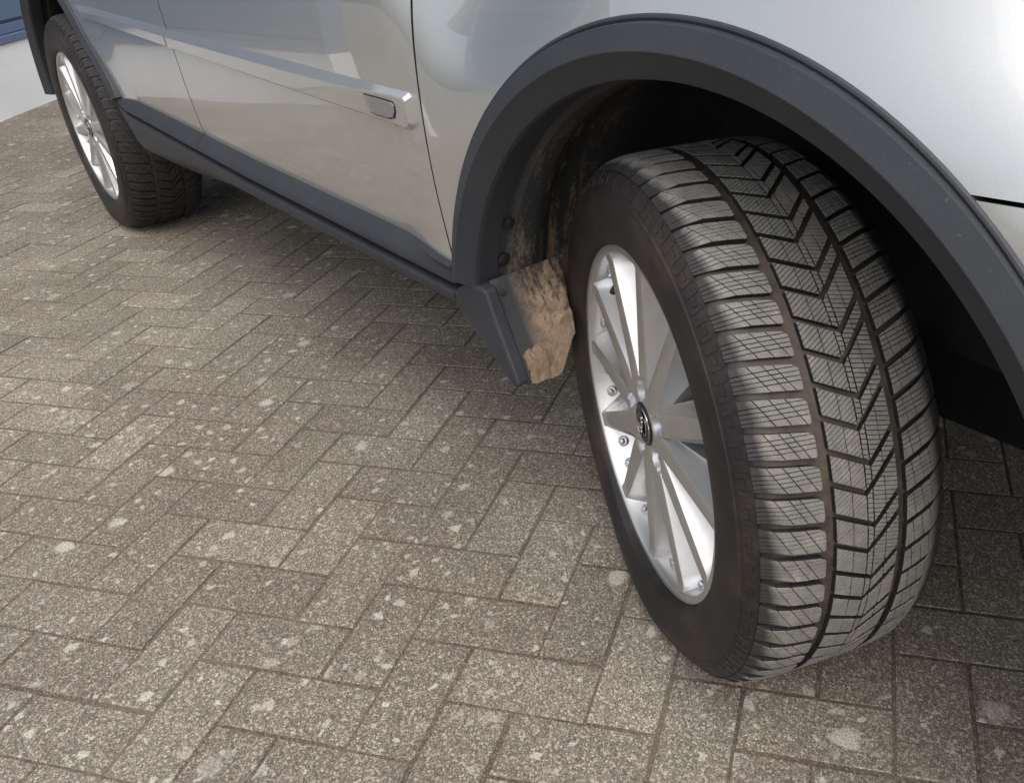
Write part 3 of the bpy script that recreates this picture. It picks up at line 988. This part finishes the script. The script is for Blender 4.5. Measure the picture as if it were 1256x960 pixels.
PT = 2 * math.pi * RT / NP
S_OUT = (.004, .0775)            # outer shoulder blocks
S_CEN = (.0900, .1640)            # chevron rib
S_INN = (.1750, TW - .004)       # inner shoulder blocks
GWD = .0072                      # lateral groove width
SL_O, SL_I = -.16, -.40           # slant of the lateral grooves (arc per lateral metre)
def quad_block(s0, s1, c0, slant, gw):
    """block between two lateral grooves"""
    m_ = (s0 + s1) / 2
    return [(s0, c0 + gw / 2 + slant * (s0 - m_)), (s1, c0 + gw / 2 + slant * (s1 - m_)), (s1, c0 + PT - gw / 2 + slant * (s1 - m_)), (s0, c0 + PT - gw / 2 + slant * (s0 - m_))]
ARM_L, ARM_R = -.50, 1.05        # chevron arm slopes (sign flips which way the V points)
VDIR = 1
def tread_meshes():
    meshes = []
    for k in range(NP):
        c0 = k * PT
        rn_ = random.Random(k)
        # outer shoulder
        q = quad_block(S_OUT[0], S_OUT[1], c0, SL_O, GWD)
        rows = [c0 + PT * t for t in (.29, .43, .57, .71)]
        L = math.hypot(1, SL_O)
        m_ = (S_OUT[0] + S_OUT[1]) / 2
        d1 = (-SL_O - .10, 1.0, [r_ - (SL_O + .10) * m_ for r_ in rows])
        sk = -.60 * VDIR
        cols = [(.031, .046, .061)][0] if k % 2 else [(.034, .048, .058)][0]
        d2 = (1.0, -sk, [s - sk * (c0 + PT / 2) for s in cols])
        q = [q[0], (q[1][0] - .002, q[1][1]), (q[1][0], q[1][1] + .002), (q[2][0], q[2][1] - .007), (q[2][0] - .002, q[2][1] - .0028), (q[2][0] - .007, q[2][1]), q[3]]
        meshes.append(block_mesh('tread_block', [(q, [d1, d2])], k))
        # chevron rib: between V number k and V number k+1
        w = S_CEN[1] - S_CEN[0]
        def vcurve(n):
            ap = .50 if n % 2 else .60
            cb = n * PT
            L_ = (S_CEN[0], cb)
            A_ = (S_CEN[0] + ap * w, cb + VDIR * ARM_L * ap * w)
            R_ = (S_CEN[1], A_[1] + VDIR * ARM_R * (1 - ap) * w)
            return L_, A_, R_
        g = .0030
        lo, hi = vcurve(k), vcurve(k + 1)
        def at_s(vc, s):
            L_, A_, R_ = vc
            if s <= A_[0]:
                t = (s - L_[0]) / (A_[0] - L_[0]); return L_[1] + t * (A_[1] - L_[1])
            t = (s - A_[0]) / (R_[0] - A_[0]); return A_[1] + t * (R_[1] - A_[1])
        br = sorted({S_CEN[0], lo[1][0], hi[1][0], S_CEN[1]})
        groups = []
        for s0, s1 in zip(br, br[1:]):
            sm = (s0 + s1) / 2
            slope = (at_s(lo, s1) - at_s(lo, s0)) / (s1 - s0)
            gl = g * math.hypot(1, slope)
            slope2 = (at_s(hi, s1) - at_s(hi, s0)) / (s1 - s0)
            gh = g * math.hypot(1, slope2)
            cut = .0007
            pl = [(s0 + (cut if s0 > S_CEN[0] else 0), at_s(lo, s0) + gl), (s1 - (cut if s1 < S_CEN[1] else 0), at_s(lo, s1) + gl), (s1 - (cut if s1 < S_CEN[1] else 0), at_s(hi, s1) - gh), (s0 + (cut if s0 > S_CEN[0] else 0), at_s(hi, s0) - gh)]
            if pl[2][1] - pl[1][1] < .0015:
                pl = [pl[0], ((pl[0][0] * .15 + pl[1][0] * .85), (pl[1][1] + pl[2][1]) / 2), pl[3]]
            if pl[-1][1] - pl[0][1] < .001:
                continue
            sl = VDIR * (.62 if sm < S_CEN[0] + .5 * w else -.22)
            base = [p[1] - sl * p[0] for p in pl]
            lo_, hi_ = min(base), max(base)
            nl = max(2, int((hi_ - lo_) / .0050))
            lines = [lo_ + (hi_ - lo_) * i / nl for i in range(1, nl)]
            groups.append((pl, [(-sl, 1.0, lines), (1.0, 0.0, [S_CEN[0] + .27 * w, S_CEN[0] + .80 * w])]))
        meshes.append(block_mesh('tread_block', groups, 100 + k))
        # inner shoulder
        q = quad_block(S_INN[0], S_INN[1], c0 + .4 * PT, SL_I * VDIR * -1, GWD * .9)
        m2 = (S_INN[0] + S_INN[1]) / 2
        si = SL_I * VDIR * -1
        rows = [c0 + .4 * PT + PT * t for t in (.28, .43, .57, .72)]
        d1 = (-si * .6, 1.0, [r_ - si * .6 * m2 for r_ in rows])
        d2 = (1.0, .15, [s + .15 * (c0 + .4 * PT) for s in (.186, .198, .210)])
        meshes.append(block_mesh('tread_block', [(q, [d1, d2])], 200 + k))
    return meshes
TREAD = tread_meshes()

def revolve(profile, n, cyl_clamp=False, extra=None):
    """profile list of (r, a), a outward; spun about the axle"""
    v, f = [], []
    for k in range(n):
        th = 2 * math.pi * k / n
        for i, (r_, a) in enumerate(profile):
            if extra:
                r_, a = extra(k, i, r_, a)
            z = r_ * math.sin(th)
            if cyl_clamp and z < -(ZC - .0022):
                z = -(ZC - .0022)
            v.append((r_ * math.cos(th), -a, z))
    np_ = len(profile)
    for k in range(n):
        k2 = (k + 1) % n
        for i in range(np_ - 1):
            f.append((k * np_ + i, k * np_ + i + 1, k2 * np_ + i + 1, k2 * np_ + i))
    return v, f

# tyre carcass with moulded shoulder ribs and sidewall rings
GD = .0080
outer_side = [(.2440, -.006), (.2462, .0005), (.2490, .0045), (.2530, .0078), (.2545, .0079), (.2560, .0092), (.2700, .0122), (.2850, .0136), (.2980, .0137), (.3080, .0124), (.3150, .0102), (.3165, .0110), (.3190, .0104), (.3205, .0084), (.3240, .0070), (.3340, .0012), (.3405, -.0040)]
carc_tread = [(r_ - GD * (.75 if i in (0, len(tc) - 1) else 1), a) for i, (a, r_) in enumerate(tc)][1:-1]
inner_side = [(.3405, -.2260), (.330, -.2330), (.310, -.2420), (.285, -.2440), (.262, -.2350), (.246, -.2250)]
cprof = outer_side + carc_tread + inner_side
ridx = {14, 15, 16}
def ribs(k, i, r_, a):
    if i in (14, 15) and (k % 6) in (1, 2, 3):
        return r_ + .0014, a + .0022
    return r_, a
def bulge(k, i, r_, a):
    if i < 16 and .25 < r_ < .335:
        a += .008 * max(0, -math.sin(2 * math.pi * k / (NP * 6))) ** 8
    return r_, a
cv, cf = revolve(cprof, NP * 6, True, bulge)
OS = [(q, w_) for q, w_ in outer_side if q > .25]
def side_pt(r_, c_, h):
    a = lerp_table(OS, r_)
    e = .001
    da = lerp_table(OS, r_ + e) - lerp_table(OS, r_ - e)
    L = math.hypot(da, 2 * e)
    a += h * 2 * e / L; r2 = r_ - h * da / L
    th = c_ / RT
    z = r2 * math.sin(th)
    z = max(z, -(ZC - .0022))
    return (r2 * math.cos(th), -a, z)
def side_box(r0, r1, c0, c1, h):
    n0 = len(cv)
    for hh, ins in ((-.002, 0), (h, .0003)):
        cv.extend([side_pt(r0 + ins, c0 + ins, hh), side_pt(r0 + ins, c1 - ins, hh), side_pt(r1 - ins, c1 - ins, hh), side_pt(r1 - ins, c0 + ins, hh)])
    cf.append((n0 + 4, n0 + 5, n0 + 6, n0 + 7))
    for i in range(4):
        cf.append((n0 + i, n0 + (i + 1) % 4, n0 + 4 + (i + 1) % 4, n0 + 4 + i))
for k in range(NP):
    c0 = k * PT
    side_box(.3250, .3388, c0 + .12 * PT, c0 + .30 * PT, .0013)
    side_box(.3250, .3388, c0 + .70 * PT, c0 + .88 * PT, .0013)
    side_box(.3300, .3345, c0 + .31 * PT, c0 + .69 * PT, .0013)
    side_box(.3215, .3235, c0 + .05 * PT, c0 + .95 * PT, .0008)
tyre_me = bpy.data.meshes.new('tyre')
tyre_me.from_pydata(cv, [], cf)
bm = bmesh.new(); bm.from_mesh(tyre_me); bmesh.ops.recalc_face_normals(bm, faces=bm.faces); bm.to_mesh(tyre_me); bm.free()
tyre_me.materials.append(M['rubber'])
tyre_me.shade_smooth(); tyre_me.set_sharp_from_angle(angle=R(38))

# alloy rim face
NSP = 12
wt_tab = [(.030, .031), (.064, .0172), (.074, .0172), (.090, .0166), (.236, .0112)]
wb_tab = [(.030, .032), (.064, .0178), (.074, .0210), (.090, .0240), (.20, .0315), (.218, .0345), (.229, .048), (.236, .060)]
dp_tab = [(.030, .0), (.064, .001), (.074, .007), (.090, .013), (.16, .030), (.236, .040)]
at_tab = [(.030, -.002), (.070, -.003), (.090, -.0036), (.225, -.0036), (.2362, -.0010)]
PCD = .0525
POCK = [R(90 + 72 * k + 10) for k in range(5)]
def hub_pocket(x, z):
    d = 0.0
    for th in POCK:
        px_, pz_ = PCD * math.cos(th), PCD * math.sin(th)
        ex, ez = x - px_, z - pz_
        rad = ex * math.cos(th) + ez * math.sin(th)
        tan = -ex * math.sin(th) + ez * math.cos(th)
        wid = .0132 * (1 - .35 * max(-1, min(1, rad / .02)))
        q = math.hypot(rad / .0225, tan / wid)
        d = max(d, 1 - sstep(.55, 1.0, q))
    return d
def rim_face():
    v, f = [], []
    rs = frange(.0290, .074, 26) + frange(.0765, .236, 44)
    ucols = [0, .5, 1.0]
    nslope = 7
    grid = []
    for r_ in rs:
        half = math.pi * r_ / NSP
        wt = min(lerp_table(wt_tab, r_), half)
        wb = lerp_table(wb_tab, r_)
        dp, top = lerp_table(dp_tab, r_), lerp_table(at_tab, r_)
        row = []
        for sp in range(NSP):
            base = 2 * math.pi * sp / NSP
            for side in (-1, 1):
                ts = [(0, 0), (.5 * wt, 0), (max(0, wt - .0014), .0001), (wt, .0008)] + [(wt + (wb - wt) * q / nslope, .0008 + dp * (1 - (1 - q / nslope) ** 1.6)) for q in range(1, nslope + 1)] + [(wb + .0012, dp + .026)]
                col = []
                for t, d in ts:
                    open_ = t < half - 1e-5
                    if not open_:
                        # valley: clip at the sector border
                        tt = half
                        if wb > wt + 1e-6:
                            qf = max(0, min(1, (half - wt) / (wb - wt)))
                        else:
                            qf = 0
                        d = .0008 + dp * (1 - (1 - qf) ** 1.6) if half > wt else 0
                        t = tt
                    th = base + side * t / r_
                    x, z = r_ * math.cos(th), r_ * math.sin(th)
                    a = top - d
                    if r_ < .080:
                        a -= .0115 * hub_pocket(x, z)
                    col.append(len(v)); v.append((x, -a, z))
                row.append(col)
        grid.append(row)
    for r0, r1 in zip(grid, grid[1:]):
        for c0, c1 in zip(r0, r1):
            for i in range(len(c0) - 1):
                p = [c0[i], c0[i + 1], c1[i + 1], c1[i]]
                # drop collapsed quads
                if (Vector(v[p[0]]) - Vector(v[p[1]])).length < 1e-6 and (Vector(v[p[2]]) - Vector(v[p[3]])).length < 1e-6:
                    continue
                f.append(tuple(p))
    return v, f
rv, rf = rim_face()
barrel = [(.2455, -.012), (.2465, -.006), (.2466, .0004), (.2455, .0020), (.2440, .0024), (.2372, .0018), (.2358, .0006), (.2350, -.0016), (.2335, -.0045), (.2315, -.016), (.2275, -.034), (.2225, -.048), (.2140, -.060), (.2120, -.075), (.2120, -.165), (.2300, -.185), (.2300, -.195)]
bv, bf = revolve(barrel, 192)
n0 = len(rv)
rv += bv; rf += [tuple(n0 + i for i in q) for q in bf]
rim_me = bpy.data.meshes.new('rim')
rim_me.from_pydata(rv, [], rf)
rim_me.validate()
bm = bmesh.new(); bm.from_mesh(rim_me)
bmesh.ops.remove_doubles(bm, verts=bm.verts, dist=2e-5)
bmesh.ops.recalc_face_normals(bm, faces=bm.faces); bm.to_mesh(rim_me); bm.free()
rim_me.materials.append(M['alloy'])
rim_me.shade_smooth(); rim_me.set_sharp_from_angle(angle=R(32))

def lathe_mesh(name, profile, n, mat, smooth=30):
    v, f = revolve(profile, n)
    m = bpy.data.meshes.new(name); m.from_pydata(v, [], f)
    bm = bmesh.new(); bm.from_mesh(m); bmesh.ops.remove_doubles(bm, verts=bm.verts, dist=1e-6); bmesh.ops.recalc_face_normals(bm, faces=bm.faces); bm.to_mesh(m); bm.free()
    m.materials.append(mat); m.shade_smooth(); m.set_sharp_from_angle(angle=R(smooth))
    return m
cap_me = lathe_mesh('centre_cap', [(.0310, -.012), (.0310, -.0016), (.0300, -.0004), (.0285, .0000), (.0272, -.0006), (.0258, .0002), (.0, .0012)], 64, M['capblack'])
ring_me = lathe_mesh('emblem_ring', [(.0262, -.001), (.0262, .0010), (.0255, .0016), (.0248, .0010), (.0248, -.001)], 64, M['chrome'])
ring2_me = lathe_mesh('emblem_ring', [(.0165, .0), (.0165, .0018), (.0158, .0022), (.0150, .0018), (.0150, .0)], 64, M['chrome'])
disc_me = lathe_mesh('brake_disc', [(.0, -.075), (.075, -.075), (.078, -.100), (.158, -.100), (.160, -.102), (.160, -.126), (.158, -.128), (.0, -.128)], 72, M['iron'])
back_me = lathe_mesh('brake_backplate', [(.0, -.150), (.195, -.150), (.205, -.156), (.205, -.162), (.0, -.162)], 72, M['inner'])
rivet_me = lathe_mesh('rivet', [(.0088, -.004), (.0088, .0010), (.0074, .0026), (.0052, .0030), (.0050, .0060), (.0036, .0084), (.0, .0092)], 20, M['alloy'])
bolt_me = lathe_mesh('wheel_bolt', [(.0085, -.004), (.0085, .0030), (.0070, .0046), (.0044, .0048), (.0040, .0025), (.0, .0022)], 6, M['chrome'], 20)
valve_me = lathe_mesh('valve_stem', [(.0058, -.006), (.0058, .004), (.0046, .010), (.0046, .024), (.0040, .028), (.0, .029)], 20, M['black'])

# emblem lettering on the cap
tcu = bpy.data.curves.new('emblem_lettering', 'FONT')
tcu.body = 'VOLVO'; tcu.size = .0088; tcu.extrude = .0004; tcu.align_x = 'CENTER'; tcu.align_y = 'CENTER'
tobj = bpy.data.objects.new('emblem_lettering', tcu)
C.objects.link(tobj)
dg = bpy.context.evaluated_depsgraph_get()
text_me = bpy.data.meshes.new_from_object(tobj.evaluated_get(dg))
bpy.data.objects.remove(tobj)
text_me.materials.clear(); text_me.materials.append(M['chrome'])
bar_v = [(x, y, z) for x in (-.0215, .0215) for z in (-.0052, .0052) for y in (-.0022, -.0008)]
bar_f = [(0, 1, 3, 2), (4, 5, 7, 6), (0, 1, 5, 4), (2, 3, 7, 6), (0, 2, 6, 4), (1, 3, 7, 5)]

def sub(name, me, parent, loc=(0, 0, 0), rot=(0, 0, 0)):
    o = bpy.data.objects.new(name, me)
    o.location = loc; o.rotation_euler = rot
    return link(o, parent)

def make_wheel(center, steer, spin, tread_mat, label):
    # the wheel's own frame sits on the rim flange plane; -Y is outward
    wl = bpy.data.objects.new('wheel', disc_me)
    wl.location = Vector(center) - car_off
    wl.rotation_euler = (0, 0, -steer)
    link(wl, car)
    wl['label'] = label
    sub('tyre', tyre_me, wl)
    for m_ in TREAD:
        o = sub('tread_block', m_, wl)
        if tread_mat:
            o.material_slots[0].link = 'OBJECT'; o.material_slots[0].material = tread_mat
    sub('rim', rim_me, wl, rot=(0, -spin, 0))
    sub('brake_backplate', back_me, wl)
    def polar(r_, th, a):
        return (r_ * math.cos(th + spin), -a, r_ * math.sin(th + spin))
    for th in POCK:
        sub('wheel_bolt', bolt_me, wl, polar(PCD - .001, th, -.0165))
    sub('centre_cap', cap_me, wl, (0, .0002, 0))
    sub('emblem_ring', ring_me, wl, (0, 0, 0)); sub('emblem_ring', ring2_me, wl, (0, 0, 0))
    bar = bpy.data.meshes.get('emblem_bar')
    if bar is None:
        bar = bpy.data.meshes.new('emblem_bar'); bar.from_pydata(bar_v, [], bar_f)
        bm_ = bmesh.new(); bm_.from_mesh(bar); bmesh.ops.recalc_face_normals(bm_, faces=bm_.faces); bm_.to_mesh(bar); bm_.free()
        bar.materials.append(M['capblack'])
    ea = R(78)
    sub('emblem_bar', bar, wl, (0, -.0005, 0), (0, -ea, 0))
    e = sub('emblem_lettering', text_me, wl, (0, -.0031, 0))
    e.rotation_mode = 'XYZ'
    e.matrix_basis = Matrix.Translation((0, -.0031, 0)) @ Matrix.Rotation(-ea, 4, 'Y') @ Matrix.Rotation(R(90), 4, 'X')
    for k in range(NSP):
        for off in (-4.6, 4.6):
            th = R(15 + 30 * k + off)
            rr_, aa = .2285, -.0235
            ph = th + spin
            # rivet axis points inward to the hub and out: blend of the inward radial and outward axle directions
            d = Vector((-math.cos(ph) * .80, -.60, -math.sin(ph) * .80))
            q = Vector((0, -1, 0)).rotation_difference(d)
            o = sub('rivet', rivet_me, wl, polar(rr_, th, aa))
            o.rotation_mode = 'QUATERNION'; o.rotation_quaternion = q
    ph = R(135) + 0.0
    d = Vector((-math.cos(ph) * .75, -.66, -math.sin(ph) * .75))
    o = sub('valve_stem', valve_me, wl, (.214 * math.cos(ph), .030, .214 * math.sin(ph)))
    o.rotation_mode = 'QUATERNION'; o.rotation_quaternion = Vector((0, -1, 0)).rotation_difference(d)
    return wl

make_wheel((-.1305, .0496, ZC), 0.3816, R(-1.5), None, 'front wheel steered outward with worn winter tread facing forward')
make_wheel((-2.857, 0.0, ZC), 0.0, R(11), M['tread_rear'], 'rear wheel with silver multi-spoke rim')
